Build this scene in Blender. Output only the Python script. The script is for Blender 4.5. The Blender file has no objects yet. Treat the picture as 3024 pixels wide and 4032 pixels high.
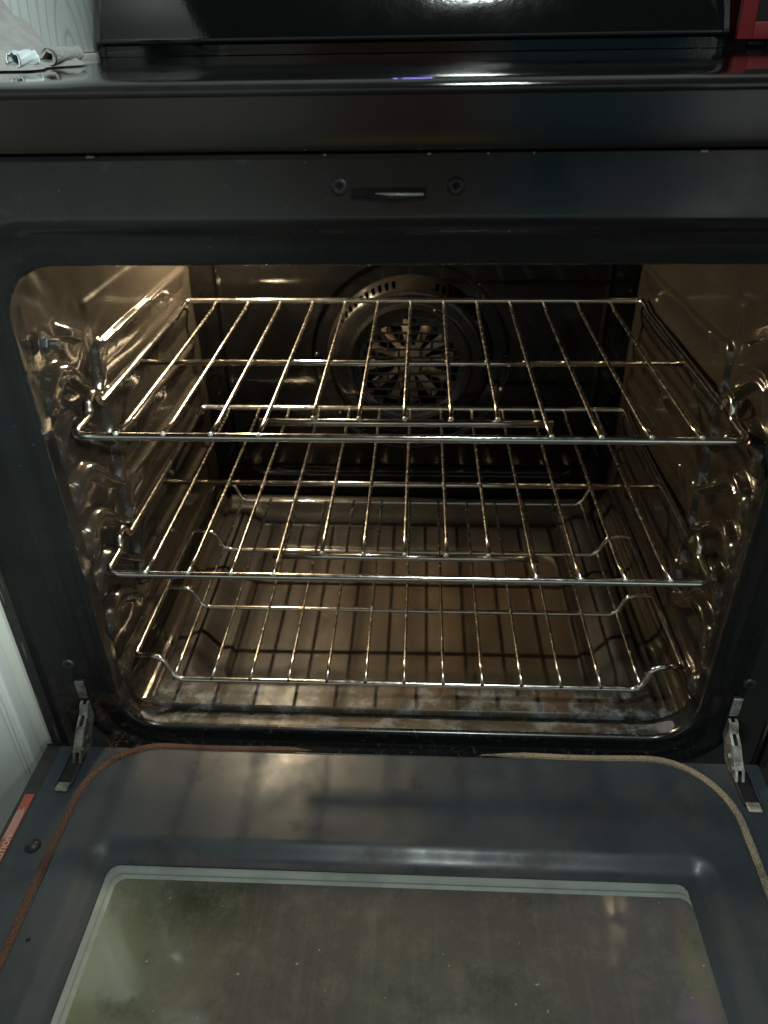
import bpy, bmesh, math, random
import numpy as np
from mathutils import Vector, Matrix
random.seed(7)
SC = bpy.context.scene
COL = SC.collection

# ------------------------------------------------------------------ camera
cam_d = bpy.data.cameras.new('camera'); cam = bpy.data.objects.new('camera', cam_d); COL.objects.link(cam)
r_ = Vector((0.9988385, 0.0458859, -0.01470121)); u_ = Vector((-0.01231694, 0.53812676, 0.84277392)); f_ = Vector((-0.04658255, 0.84161397, -0.53806691))
cam.matrix_world = Matrix(((r_.x, u_.x, -f_.x, 0.01457), (r_.y, u_.y, -f_.y, -0.60079), (r_.z, u_.z, -f_.z, 0.40491), (0, 0, 0, 1)))
cam_d.sensor_fit = 'VERTICAL'; cam_d.sensor_height = 36; cam_d.sensor_width = 27
cam_d.lens = 2987.5 / 4032 * 36
cam_d.clip_start = 0.02; cam_d.clip_end = 50
cam_d.dof.use_dof = True; cam_d.dof.focus_distance = 0.74; cam_d.dof.aperture_fstop = 7.0
SC.camera = cam

# ------------------------------------------------------------------ light
SC.view_settings.view_transform = 'Standard'
try: SC.view_settings.look = 'None'
except Exception: pass
SC.view_settings.exposure = 0.0; SC.view_settings.gamma = 1.0
SC.view_settings.use_curve_mapping = False
W = bpy.data.worlds.new('World'); SC.world = W; W.use_nodes = True
nt = W.node_tree; nt.nodes.clear()
o = nt.nodes.new('ShaderNodeOutputWorld'); b = nt.nodes.new('ShaderNodeBackground')
NW, LW = nt.nodes, nt.links
def wm(op, a_, b_=None, c_=None):
    n = NW.new('ShaderNodeMath'); n.operation = op
    for i, v in enumerate((a_, b_, c_)):
        if v is None: continue
        if isinstance(v, (int, float)): n.inputs[i].default_value = v
        else: LW.new(v, n.inputs[i])
    return n.outputs[0]
def wramp(fac, stops):
    r = NW.new('ShaderNodeValToRGB'); e = r.color_ramp.elements; LW.new(fac, r.inputs['Fac'])
    e[0].position, e[0].color = stops[0][0], (*stops[0][1], 1); e[1].position, e[1].color = stops[-1][0], (*stops[-1][1], 1)
    for p_, c_ in stops[1:-1]: k_ = e.new(p_); k_.color = (*c_, 1)
    return r.outputs['Color']
# the dim kitchen behind the viewer: patches of colour round the compass, brighter at head height
tc = NW.new('ShaderNodeTexCoord'); sx = NW.new('ShaderNodeSeparateXYZ'); LW.new(tc.outputs['Generated'], sx.inputs[0])
nz = NW.new('ShaderNodeTexNoise'); nz.inputs['Scale'].default_value = 3.2; nz.inputs['Detail'].default_value = 2.5; LW.new(tc.outputs['Generated'], nz.inputs['Vector'])
az = wm('DIVIDE', wm('ARCTAN2', sx.outputs['X'], wm('MULTIPLY', sx.outputs['Y'], -1.0)), math.pi)      # -1..1, 0 = behind the viewer
az = wm('ADD', az, wm('MULTIPLY', wm('SUBTRACT', nz.outputs['Fac'], .5), .016))
u = wm('MULTIPLY_ADD', az, .5, .5)
colr = wramp(u, [(0.0, (.02, .022, .02)), (.22, (.05, .055, .05)), (.36, (.26, .28, .27)), (.426, (.30, .32, .31)), (.430, (.13, .125, .11)), (.443, (.14, .13, .115)), (.450, (.32, .32, .27)), (.476, (.38, .37, .31)), (.482, (.18, .11, .07)),
                 (.506, (.17, .12, .09)), (.511, (.36, .29, .23)), (.514, (.08, .19, .22)), (.546, (.06, .17, .19)), (.550, (1.05, 1.10, 1.10)), (.561, (.95, .98, .96)), (.568, (.40, .42, .42)), (.64, (.16, .17, .17)), (1.0, (.02, .022, .02))])
el = wm('MULTIPLY_ADD', sx.outputs['Z'], .5, .5)
gain = wramp(el, [(0.0, (.10, .10, .10)), (.36, (.22, .22, .22)), (.43, (.55, .55, .55)), (.515, (.75, .75, .75)), (.57, (1.9, 1.9, 1.9)), (.63, (2.2, 2.2, 2.2)), (.68, (.4, .4, .4)), (.76, (.10, .10, .10)), (1.0, (.05, .05, .05))])
mx_ = NW.new('ShaderNodeMix'); mx_.data_type = 'RGBA'; mx_.blend_type = 'MULTIPLY'; mx_.inputs[0].default_value = 1.; mxc = NW.new('ShaderNodeMix'); mxc.data_type = 'RGBA'; LW.new(wramp(el, [(.52, (0, 0, 0)), (.57, (1, 1, 1))]), mxc.inputs[0]); LW.new(colr, mxc.inputs[6]); mxc.inputs[7].default_value = (.20, .23, .215, 1)
mxy = NW.new('ShaderNodeMix'); mxy.data_type = 'RGBA'; LW.new(mxc.outputs[2], mxy.inputs[6]); mxy.inputs[7].default_value = (1.15, .95, .22, 1)
LW.new(wm('MULTIPLY', wramp(u, [(.474, (0, 0, 0)), (.480, (1, 1, 1)), (.512, (1, 1, 1)), (.517, (0, 0, 0))]), wramp(el, [(.350, (0, 0, 0)), (.362, (1, 1, 1)), (.386, (1, 1, 1)), (.394, (0, 0, 0))])), mxy.inputs[0])
LW.new(mxy.outputs[2], mx_.inputs[6]); LW.new(gain, mx_.inputs[7])
LW.new(mx_.outputs[2], b.inputs['Color']); b.inputs['Strength'].default_value = 1.0
nt.links.new(b.outputs[0], o.inputs[0])

def lamp(name, kind, loc, energy, color, size=None, target=None, shape=None, size_y=None):
    d = bpy.data.lights.new(name, kind); d.energy = energy; d.color = color
    if kind == 'AREA':
        d.shape = shape or 'DISK'; d.size = size
        if size_y: d.size_y = size_y
    else: d.shadow_soft_size = size
    ob = bpy.data.objects.new(name, d); COL.objects.link(ob); ob.location = loc
    if target is not None:
        ob.rotation_euler = (Vector(target) - Vector(loc)).to_track_quat('-Z', 'Y').to_euler()
    return ob
LAMP = (-0.222, 0.372, 0.262)
lamp('ceiling_light', 'AREA', (0.165, -0.41, 1.85), 17, (0.88, 1.0, 0.95), .20, (0.178, -0.41, 0.1))
sp_ = lamp('cabinet_fill_spot', 'SPOT', (0.9, -1.7, 1.3), 250, (0.88, 1.0, 0.95), .06, (-.80, .02, .26))  # added fill spot, no known fixture; brightens the left cabinet and wood panel
sp_.data.spot_size = math.radians(30); sp_.data.spot_blend = .5
lamp('oven_light', 'POINT', (LAMP[0], LAMP[1] - .004, LAMP[2] - .020), 11.5, (1.0, 0.80, 0.51), .016)

# ------------------------------------------------------------------ helpers
def tag(o, label=None, cat=None, group=None, kind=None):
    if label: o['label'] = label
    if cat: o['category'] = cat
    if group: o['group'] = group
    if kind: o['kind'] = kind
    return o
def empty(name, loc=(0, 0, 0)):
    o = bpy.data.objects.new(name, None); COL.objects.link(o); o.location = loc; o.empty_display_size = .05
    return o
def mesh(name, V, F, mat, parent=None, smooth=True, loc=None):
    me = bpy.data.meshes.new(name); me.from_pydata([tuple(map(float, v)) for v in V], [], F); me.validate()
    if smooth: me.polygons.foreach_set('use_smooth', [True] * len(me.polygons))
    ms = mat if isinstance(mat, (list, tuple)) else [mat]
    for m in ms: me.materials.append(m)
    o = bpy.data.objects.new(name, me); COL.objects.link(o)
    if parent is not None: o.parent = parent
    if loc is not None: o.location = loc
    return o
class MB:
    def __init__(s): s.V = []; s.F = []
    def add(s, V, F):
        n = len(s.V); s.V += [tuple(v) for v in V]; s.F += [tuple(i + n for i in f) for f in F]; return s
    def box(s, a, b, M=None, bev=0.0):
        x0, y0, z0 = a; x1, y1, z1 = b
        if bev > 0:
            bm = bmesh.new(); bmesh.ops.create_cube(bm, size=1)
            for v in bm.verts:
                v.co = Vector(((x0 + x1) / 2 + v.co.x * (x1 - x0), (y0 + y1) / 2 + v.co.y * (y1 - y0), (z0 + z1) / 2 + v.co.z * (z1 - z0)))
            bmesh.ops.bevel(bm, geom=bm.edges[:], offset=bev, segments=3, affect='EDGES', profile=.5)
            bm.verts.index_update()
            V = [v.co.copy() for v in bm.verts]; F = [[v.index for v in f.verts] for f in bm.faces]; bm.free()
        else:
            V = [Vector(p) for p in ((x0, y0, z0), (x1, y0, z0), (x1, y1, z0), (x0, y1, z0), (x0, y0, z1), (x1, y0, z1), (x1, y1, z1), (x0, y1, z1))]
            F = [(0, 3, 2, 1), (4, 5, 6, 7), (0, 1, 5, 4), (1, 2, 6, 5), (2, 3, 7, 6), (3, 0, 4, 7)]
        if M is not None: V = [M @ v for v in V]
        return s.add(V, F)
    def cyl(s, p, q, r, n=20, r2=None):
        return s.tube([p, q], r, n, radii=[r, r2 if r2 is not None else r])
    def tube(s, P, r, n=10, closed=False, radii=None, cap=True, ribs=0):
        P = [Vector(p) for p in P]; m = len(P)
        T = []
        for i in range(m):
            if closed: t = P[(i + 1) % m] - P[i - 1]
            else: t = P[min(i + 1, m - 1)] - P[max(i - 1, 0)]
            T.append(t.normalized())
        a = Vector((0, 0, 1)) if abs(T[0].z) < .9 else Vector((1, 0, 0))
        N = (a - T[0] * a.dot(T[0])).normalized(); V = []
        for i in range(m):
            if i:
                q = T[i - 1].rotation_difference(T[i]); N = q @ N; N = (N - T[i] * N.dot(T[i])).normalized()
            B = T[i].cross(N); rr = radii[i] if radii else r
            for j in range(n):
                th = 2 * math.pi * j / n; V.append(P[i] + (N * math.cos(th) + B * math.sin(th)) * rr * (1 + (.09 * math.cos(ribs * th) if ribs else 0)))
        F = []
        for i in range(m if closed else m - 1):
            for j in range(n):
                k = (i + 1) % m
                F.append((i * n + j, i * n + (j + 1) % n, k * n + (j + 1) % n, k * n + j))
        if not closed and cap:
            F.append(tuple(reversed(range(n)))); F.append(tuple((m - 1) * n + j for j in range(n)))
        return s.add(V, F)
    def lathe(s, prof, c, axis='y', n=64, a0=0, a1=2 * math.pi, skip=None):
        # prof: list of (radius, h); h along the axis
        V = []; F = []; m = len(prof); closed = abs(a1 - a0 - 2 * math.pi) < 1e-6
        cnt = n if closed else n + 1
        for i in range(cnt):
            a = a0 + (a1 - a0) * i / n; ca, sa = math.cos(a), math.sin(a)
            for (r, h) in prof:
                if axis == 'y': V.append((c[0] + r * ca, c[1] + h, c[2] + r * sa))
                elif axis == 'z': V.append((c[0] + r * ca, c[1] + r * sa, c[2] + h))
                else: V.append((c[0] + h, c[1] + r * ca, c[2] + r * sa))
        for i in range(n):
            k = (i + 1) % cnt
            for j in range(m - 1):
                if skip and skip(i, j): continue
                F.append((i * m + j, k * m + j, k * m + j + 1, i * m + j + 1))
        return s.add(V, F)
    def build(s, name, mat, parent=None, smooth=True, loc=None): return mesh(name, s.V, s.F, mat, parent, smooth, loc)
def autosmooth(o, ang=35):
    bm = bmesh.new(); bm.from_mesh(o.data); lim = math.radians(ang)
    for e in bm.edges:
        if len(e.link_faces) == 2 and e.calc_face_angle(0) > lim: e.smooth = False
    bm.to_mesh(o.data); bm.free(); return o
def fillet(P, r, n=6, closed=False):
    P = [Vector(p) for p in P]; out = []; m = len(P)
    for i in range(m):
        if not closed and i in (0, m - 1): out.append(P[i]); continue
        p, a, b = P[i], P[i - 1], P[(i + 1) % m]
        rr = r[i] if isinstance(r, (list, tuple)) else r
        d = min(rr, (a - p).length * .49, (b - p).length * .49)
        A = p + (a - p).normalized() * d; B = p + (b - p).normalized() * d
        for k in range(n + 1):
            t = k / n; out.append(A * (1 - t) ** 2 + p * 2 * t * (1 - t) + B * t * t)
    return out
def grid(name, X, mat, parent, smooth=True, flip=False):
    # X: array (n, m, 3)
    n, m, _ = X.shape; V = X.reshape(-1, 3)
    F = []
    for i in range(n - 1):
        for j in range(m - 1):
            a = i * m + j
            F.append((a, a + 1, a + m + 1, a + m) if not flip else (a, a + m, a + m + 1, a + 1))
    return mesh(name, V, F, mat, parent, smooth)
def sstep(x): x = np.clip(x, 0, 1); return x * x * (3 - 2 * x)
def dpoly(Y, Z, P):
    d = np.full(Y.shape, 9.)
    for (a, b) in zip(P[:-1], P[1:]):
        ax, az = a; bx, bz = b; vx, vz = bx - ax, bz - az
        t = np.clip(((Y - ax) * vx + (Z - az) * vz) / (vx * vx + vz * vz), 0, 1)
        d = np.minimum(d, np.hypot(Y - ax - t * vx, Z - az - t * vz))
    return d

# ------------------------------------------------------------------ materials
def mat(name, color=(.5, .5, .5), rough=.4, metal=0., spec=.5, coat=0., coat_rough=.05, col2=None, nscale=20., ndetail=5., nlo=.4, nhi=.6,
        rvar=0., rscale=None, bump=0., bscale=200., bdist=.001, specks=None, stretch=(1, 1, 1), sheen=0., extra=None):
    m = bpy.data.materials.new(name); m.use_nodes = True; t = m.node_tree; L = t.links; N = t.nodes
    p = N['Principled BSDF']
    p.inputs['Base Color'].default_value = (*color, 1); p.inputs['Roughness'].default_value = rough
    p.inputs['Metallic'].default_value = metal; p.inputs['Specular IOR Level'].default_value = spec
    p.inputs['Coat Weight'].default_value = coat; p.inputs['Coat Roughness'].default_value = coat_rough
    if sheen: p.inputs['Sheen Weight'].default_value = sheen
    tc = N.new('ShaderNodeTexCoord'); mp = N.new('ShaderNodeMapping'); L.new(tc.outputs['Object'], mp.inputs['Vector'])
    mp.inputs['Scale'].default_value = stretch
    def noise(sc, det=4., rg=.6, loc=None, dist=0):
        n = N.new('ShaderNodeTexNoise'); n.inputs['Scale'].default_value = sc; n.inputs['Detail'].default_value = det
        n.inputs['Roughness'].default_value = rg; n.inputs['Distortion'].default_value = dist
        L.new(mp.outputs[0], n.inputs['Vector']); return n.outputs['Fac']
    def rng(fac, a, b, c=0., d=1.):
        r = N.new('ShaderNodeMapRange'); L.new(fac, r.inputs['Value'])
        for i, v in zip(('From Min', 'From Max', 'To Min', 'To Max'), (a, b, c, d)): r.inputs[i].default_value = v
        r.clamp = True; return r.outputs['Result']
    def mix(fac, A, B):
        x = N.new('ShaderNodeMix'); x.data_type = 'RGBA'
        for s, v in ((x.inputs[6], A), (x.inputs[7], B)):
            if isinstance(v, (tuple, list)): s.default_value = (*v[:3], 1)
            else: L.new(v, s)
        if isinstance(fac, (int, float)): x.inputs[0].default_value = fac
        else: L.new(fac, x.inputs[0])
        return x.outputs[2]
    col = None
    if col2 is not None:
        col = mix(rng(noise(nscale, ndetail), nlo, nhi), color, col2)
    if specks:
        for (sc, th, c) in specks:
            f = rng(noise(sc, 2., .5), th, th + .03); col = mix(f, col if col is not None else color, c)
    if rvar:
        L.new(rng(noise(rscale or nscale * 1.7, 5., .65), .35, .65, max(.02, rough - rvar), rough + rvar), p.inputs['Roughness'])
    if bump:
        bp = N.new('ShaderNodeBump'); bp.inputs['Strength'].default_value = bump; bp.inputs['Distance'].default_value = bdist
        L.new(noise(bscale, 3.), bp.inputs['Height']); L.new(bp.outputs[0], p.inputs['Normal'])
    if extra: col = extra(t, p, mp, noise, rng, mix, col if col is not None else color) or col
    if col is not None and not isinstance(col, tuple): L.new(col, p.inputs['Base Color'])
    return m
def emis(name, color, strength):
    m = bpy.data.materials.new(name); m.use_nodes = True; p = m.node_tree.nodes['Principled BSDF']
    p.inputs['Base Color'].default_value = (0, 0, 0, 1); p.inputs['Emission Color'].default_value = (*color, 1); p.inputs['Emission Strength'].default_value = strength
    return m

M = {}
M['enamel'] = mat('oven enamel', (.050, .042, .033), .17, metal=.40, spec=.7, coat=.55, coat_rough=.07, col2=(.038, .032, .026), nscale=9, nlo=.38, nhi=.66,
                  rvar=.05, rscale=12, specks=[(520, .745, (.30, .27, .22))], stretch=(1, 1, 1))
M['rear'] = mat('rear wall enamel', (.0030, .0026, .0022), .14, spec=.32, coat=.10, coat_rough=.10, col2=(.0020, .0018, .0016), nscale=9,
                rvar=.08, rscale=25, bump=.08, bscale=500, bdist=.0003, specks=[(420, .75, (.18, .165, .14))])
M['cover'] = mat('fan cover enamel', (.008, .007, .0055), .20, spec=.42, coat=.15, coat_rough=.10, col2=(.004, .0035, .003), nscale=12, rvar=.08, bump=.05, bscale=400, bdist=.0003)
def floor_extra(t, p, mp, noise, rng, mix, col):
    N = t.nodes; L = t.links
    tc = N.new('ShaderNodeTexCoord'); sx = N.new('ShaderNodeSeparateXYZ'); L.new(tc.outputs['Object'], sx.inputs[0])
    # baked-on brown patch towards the middle and right, pale ash residue along the front lip
    mx = rng(sx.outputs['X'], -.20, -.02); my = rng(sx.outputs['Y'], .34, .29)
    mm = N.new('ShaderNodeMath'); mm.operation = 'MULTIPLY'; L.new(mx, mm.inputs[0]); L.new(my, mm.inputs[1])
    m2 = N.new('ShaderNodeMath'); m2.operation = 'MULTIPLY'; L.new(mm.outputs[0], m2.inputs[0]); L.new(rng(noise(7, 6, .7), .32, .62), m2.inputs[1])
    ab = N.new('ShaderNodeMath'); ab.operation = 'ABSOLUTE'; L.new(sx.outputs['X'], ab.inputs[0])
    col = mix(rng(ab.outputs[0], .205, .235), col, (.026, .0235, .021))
    m4 = N.new('ShaderNodeMath'); m4.operation = 'MULTIPLY'; L.new(m2.outputs[0], m4.inputs[0]); L.new(rng(ab.outputs[0], .235, .13), m4.inputs[1])
    c = mix(m4.outputs[0], col, (.075, .052, .031))
    d = rng(sx.outputs['Y'], .035, .018); m3 = N.new('ShaderNodeMath'); m3.operation = 'MULTIPLY'
    L.new(d, m3.inputs[0]); L.new(rng(noise(30, 10, .8), .49, .60), m3.inputs[1])
    c = mix(m3.outputs[0], c, (.15, .155, .16))
    c = mix(rng(noise(55, 8, .8), .62, .70), c, (.040, .029, .020))
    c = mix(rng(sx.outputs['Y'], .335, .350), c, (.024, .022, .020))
    return c
M['floor'] = mat('oven floor enamel', (.042, .034, .025), .46, spec=.28, coat=.03, coat_rough=.25, col2=(.038, .032, .027), nscale=11, rvar=.16, rscale=18, bump=.25, bscale=120, bdist=.0005, extra=floor_extra)
def face_extra(t, p, mp, noise, rng, mix, col):
    c = mix(rng(noise(420, 2, .5), .745, .76), col, (.10, .10, .095))
    tc = t.nodes.new('ShaderNodeTexCoord'); sx = t.nodes.new('ShaderNodeSeparateXYZ'); t.links.new(tc.outputs['Object'], sx.inputs[0])
    def mul(a_, b_):
        n = t.nodes.new('ShaderNodeMath'); n.operation = 'MULTIPLY'; t.links.new(a_, n.inputs[0]); t.links.new(b_, n.inputs[1]); return n.outputs[0]
    low = rng(sx.outputs['Z'], -.12, -.22); side = rng(sx.outputs['X'], -.22, -.29)
    c = mix(mul(mul(low, side), rng(noise(60, 8, .75), .50, .58)), c, (.055, .032, .020))
    c = mix(mul(rng(sx.outputs['Z'], -.225, -.24), rng(noise(120, 8, .8), .56, .66)), c, (.12, .125, .125))
    c = mix(rng(noise(34, 9, .8), .60, .72, 0, .5), c, (.045, .046, .044))
    return mix(rng(noise(5, 4, .6), .5, .7, 0, .5), c, (.018, .017, .015))
M['face'] = mat('range front enamel', (.012, .0138, .0142), .24, spec=.5, coat=.2, coat_rough=.10, col2=(.008, .010, .011), nscale=6, rvar=.09, rscale=14, bump=.05, bscale=300, bdist=.0003, extra=face_extra)
def liner_extra(t, p, mp, noise, rng, mix, col):
    c = mix(rng(noise(16, 9, .8), .50, .64, 0, .6), col, (.060, .058, .054))
    return mix(rng(noise(520, 2, .5), .76, .775), c, (.16, .155, .145))
M['liner'] = mat('door liner enamel', (.036, .045, .055), .42, spec=.28, coat=.06, coat_rough=.2, col2=(.025, .032, .040), nscale=8, rvar=.17, rscale=13, bump=.12, bscale=260, bdist=.0003, extra=liner_extra)
M['gloss'] = mat('black glass', (.008, .009, .009), .07, spec=.5, coat=.15, coat_rough=.04, rvar=.04, rscale=9, bump=.12, bscale=26, bdist=.0006, col2=(.012, .012, .012))
M['backglass'] = mat('backguard enamel', (.005, .006, .006), .08, spec=.45, coat=.15, coat_rough=.05, rvar=.03, rscale=9, bump=.16, bscale=150, bdist=.0005)
def fascia_extra(t, p, mp, noise, rng, mix, col):
    return mix(rng(noise(4, 3, .5), .45, .65), col, (.013, .012, .010))
M['fascia'] = mat('fascia enamel', (.009, .010, .010), .14, spec=.5, coat=.35, coat_rough=.10, rvar=.05, rscale=6, bump=.06, bscale=40, bdist=.0006, extra=fascia_extra)
M['black'] = mat('black trim', (.010, .010, .010), .45, rvar=.12, bump=.15, bscale=150, col2=(.02, .019, .018), nscale=40)
def dusty(t, p, mp, noise, rng, mix, col):
    N = t.nodes; L = t.links
    s = N.new('ShaderNodeMapping'); s.inputs['Scale'].default_value = (320, 60, 14); tc = N.new('ShaderNodeTexCoord'); L.new(tc.outputs['Object'], s.inputs[0])
    n = N.new('ShaderNodeTexNoise'); n.inputs['Scale'].default_value = 1.; n.inputs['Detail'].default_value = 7; L.new(s.outputs[0], n.inputs['Vector'])
    return mix(rng(n.outputs['Fac'], .60, .70), col, (.20, .18, .15))
M['side'] = mat('dusty side trim', (.009, .009, .009), .5, col2=(.016, .015, .014), nscale=30, bump=.3, bscale=200, extra=dusty)
def chrome_extra(t, p, mp, noise, rng, mix, col):
    return mix(rng(noise(90, 5, .7), .56, .70, 0, .6), col, (.42, .33, .24))
M['chrome'] = mat('rack wire', (.80, .77, .71), .16, metal=1., rvar=.05, rscale=120, bump=.08, bscale=500, bdist=.0003, extra=chrome_extra)
def tine_extra(t, p, mp, noise, rng, mix, col):
    return mix(rng(noise(120, 6, .75), .50, .64, 0, .75), col, (.36, .27, .19))
M['tine'] = mat('rack tine wire', (.74, .69, .61), .22, metal=1., rvar=.07, rscale=150, bump=.14, bscale=420, bdist=.0003, extra=tine_extra)
M['weld'] = mat('cut wire end', (.80, .80, .76), .35, metal=.6)
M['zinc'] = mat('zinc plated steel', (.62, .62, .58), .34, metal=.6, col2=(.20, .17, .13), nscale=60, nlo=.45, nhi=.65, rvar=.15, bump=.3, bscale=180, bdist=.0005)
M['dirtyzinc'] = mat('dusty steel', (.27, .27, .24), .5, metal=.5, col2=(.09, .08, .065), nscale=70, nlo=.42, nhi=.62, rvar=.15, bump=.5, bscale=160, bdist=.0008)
M['screw'] = mat('dark screw', (.040, .040, .038), .38, metal=.4, col2=(.05, .05, .05), nscale=200, bump=.1)
M['dark'] = mat('recess black', (.003, .003, .003), .8)
M['steel'] = mat('fan steel', (.52, .43, .33), .45, metal=.5, col2=(.22, .16, .10), nscale=50, nlo=.42, nhi=.62, rvar=.15)
M['element'] = mat('heating element', (.10, .055, .035), .6, col2=(.06, .04, .03), nscale=60)
M['white'] = mat('white cabinet paint', (.66, .69, .66), .42, col2=(.63, .66, .63), nscale=5, bump=.04, bscale=60)
M['cream'] = mat('cabinet frame paint', (.56, .57, .51), .45, col2=(.52, .53, .48), nscale=6)
M['wall'] = mat('kitchen wall paint', (.42, .42, .39), .8, bump=.1, bscale=90)
M['kfloor'] = mat('kitchen floor tile', (.22, .21, .19), .5, col2=(.17, .16, .15), nscale=6)
def wood_extra(t, p, mp, noise, rng, mix, col):
    N = t.nodes; L = t.links
    tc = N.new('ShaderNodeTexCoord'); s = N.new('ShaderNodeMapping'); L.new(tc.outputs['Object'], s.inputs[0])
    s.inputs['Location'].default_value = (0, -.412, -.385 * .55); s.inputs['Scale'].default_value = (0, 1.0, .55)
    n = N.new('ShaderNodeTexNoise'); n.inputs['Scale'].default_value = 9.; n.inputs['Detail'].default_value = 2.; L.new(s.outputs[0], n.inputs['Vector'])
    ad = N.new('ShaderNodeMix'); ad.data_type = 'VECTOR'; ad.inputs[0].default_value = .012; L.new(s.outputs[0], ad.inputs[4]); L.new(n.outputs['Color'], ad.inputs[5])
    w = N.new('ShaderNodeTexWave'); w.wave_type = 'RINGS'; w.rings_direction = 'SPHERICAL'; w.inputs['Scale'].default_value = 17; w.inputs['Distortion'].default_value = .6
    w.inputs['Detail'].default_value = 3; w.inputs['Detail Scale'].default_value = 3.; L.new(ad.outputs[1], w.inputs['Vector'])
    c = mix(rng(w.outputs['Fac'], .0, .16, .8, 0), col, (.42, .45, .46))
    s2 = N.new('ShaderNodeMapping'); s2.inputs['Scale'].default_value = (1, 260, 5); L.new(tc.outputs['Object'], s2.inputs[0])
    n2 = N.new('ShaderNodeTexNoise'); n2.inputs['Scale'].default_value = 1.; n2.inputs['Detail'].default_value = 4.; L.new(s2.outputs[0], n2.inputs['Vector'])
    return mix(rng(n2.outputs['Fac'], .45, .75, 0, .30), c, (.40, .43, .43))
M['wood'] = mat('pale grained laminate', (.64, .69, .68), .5, extra=wood_extra)
def cloth_extra(t, p, mp, noise, rng, mix, col):
    N = t.nodes; L = t.links
    tc = N.new('ShaderNodeTexCoord'); w = N.new('ShaderNodeTexWave'); w.inputs['Scale'].default_value = 520; w.inputs['Distortion'].default_value = 5.; w.inputs['Detail'].default_value = 2.
    L.new(tc.outputs['Object'], w.inputs['Vector'])
    bp = N.new('ShaderNodeBump'); bp.inputs['Strength'].default_value = .6; bp.inputs['Distance'].default_value = .0012; L.new(w.outputs['Fac'], bp.inputs['Height']); L.new(bp.outputs[0], p.inputs['Normal'])
    return mix(rng(w.outputs['Fac'], .1, .7), (.22, .215, .205), col)
M['cloth'] = mat('grey waffle cloth', (.30, .295, .285), .9, sheen=.2, col2=(.20, .195, .19), nscale=60, extra=cloth_extra)
M['satin'] = mat('satin care tag', (.62, .70, .72), .35, bump=.2, bscale=300, bdist=.0003)
M['red'] = mat('red plastic', (.20, .013, .016), .4, col2=(.17, .011, .014), nscale=8)
M['rope'] = None
def rope(name, c1, c2):
    def ex(t, p, mp, noise, rng, mix, col):
        N = t.nodes; L = t.links; tc = N.new('ShaderNodeTexCoord')
        v = N.new('ShaderNodeTexVoronoi'); v.inputs['Scale'].default_value = 900; L.new(tc.outputs['Object'], v.inputs['Vector'])
        bp = N.new('ShaderNodeBump'); bp.inputs['Strength'].default_value = .9; bp.inputs['Distance'].default_value = .0008; bp.invert = True
        L.new(v.outputs['Distance'], bp.inputs['Height']); L.new(bp.outputs[0], p.inputs['Normal'])
        c = mix(rng(v.outputs['Distance'], .25, .8), col, c2)
        return mix(rng(noise(24, 5, .7), .58, .68, 0, .7), c, (.05, .04, .03))
    return mat(name, c1, .6, metal=.25, spec=.4, extra=ex)
M['gasketA'] = rope('copper brown braided gasket', (.120, .062, .040), (.040, .021, .015))
M['gasketB'] = rope('tan braided gasket', (.42, .36, .27), (.17, .13, .09))
def pane_extra(t, p, mp, noise, rng, mix, col):
    N = t.nodes; L = t.links; tc = N.new('ShaderNodeTexCoord'); sx = N.new('ShaderNodeSeparateXYZ'); L.new(tc.outputs['Object'], sx.inputs[0])
    # coated glass: olive at the left, mauve tint at the right edge, baked-on film in the middle; a shadow and a glow are painted in too
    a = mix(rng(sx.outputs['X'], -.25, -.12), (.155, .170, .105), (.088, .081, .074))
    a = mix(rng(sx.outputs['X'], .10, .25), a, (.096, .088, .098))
    def blob(cx, cy, r0, r1, kx=1.):
        m_ = N.new('ShaderNodeMapping'); m_.inputs['Location'].default_value = (-cx * kx, -cy, 0); m_.inputs['Scale'].default_value = (kx, 1, 0); L.new(tc.outputs['Object'], m_.inputs[0])
        l_ = N.new('ShaderNodeVectorMath'); l_.operation = 'LENGTH'; L.new(m_.outputs[0], l_.inputs[0]); return rng(l_.outputs['Value'], r1, r0)
    a = mix(blob(-.17, -.235, .0, .055, .6), a, (.022, .030, .018))  # dark green shadow near the top left, painted into the colour
    a = mix(blob(.232, -.335, .0, .05, 2.2), a, (.20, .11, .20))  # purple glow at the right, painted into the colour
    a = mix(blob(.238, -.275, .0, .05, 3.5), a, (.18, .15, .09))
    a = mix(rng(noise(7, 3, .5), .46, .64, 0, .45), a, (.090, .106, .086))
    b = mix(rng(noise(30, 12, .85), .48, .66, 0, .55), a, (.165, .148, .122))
    b = mix(rng(noise(130, 6, .8), .60, .70, 0, .5), b, (.17, .16, .14))
    b = mix(rng(noise(14, 10, .8), .54, .66, 0, .5), b, (.036, .034, .031))
    v_ = N.new('ShaderNodeMapping'); v_.inputs['Scale'].default_value = (150, 9, 1); L.new(tc.outputs['Object'], v_.inputs[0])
    nv = N.new('ShaderNodeTexNoise'); nv.inputs['Scale'].default_value = 1.; nv.inputs['Detail'].default_value = 6.; L.new(v_.outputs[0], nv.inputs['Vector'])
    b = mix(rng(nv.outputs['Fac'], .56, .70, 0, .22), b, (.15, .145, .13))
    b = mix(rng(noise(260, 1, .4), .80, .82), b, (.40, .36, .28))
    return b
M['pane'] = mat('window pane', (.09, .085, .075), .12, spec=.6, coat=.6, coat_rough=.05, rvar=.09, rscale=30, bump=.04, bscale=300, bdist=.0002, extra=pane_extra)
M['glassedge'] = mat('green glass edge', (.26, .295, .27), .40, coat=.2, col2=(.19, .22, .20), nscale=22, bump=.05, bscale=90)
M['labelred'] = mat('red warning label', (.40, .085, .05), .5, col2=(.34, .07, .045), nscale=30)
M['print'] = mat('pale print', (.62, .45, .40), .6)
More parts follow.
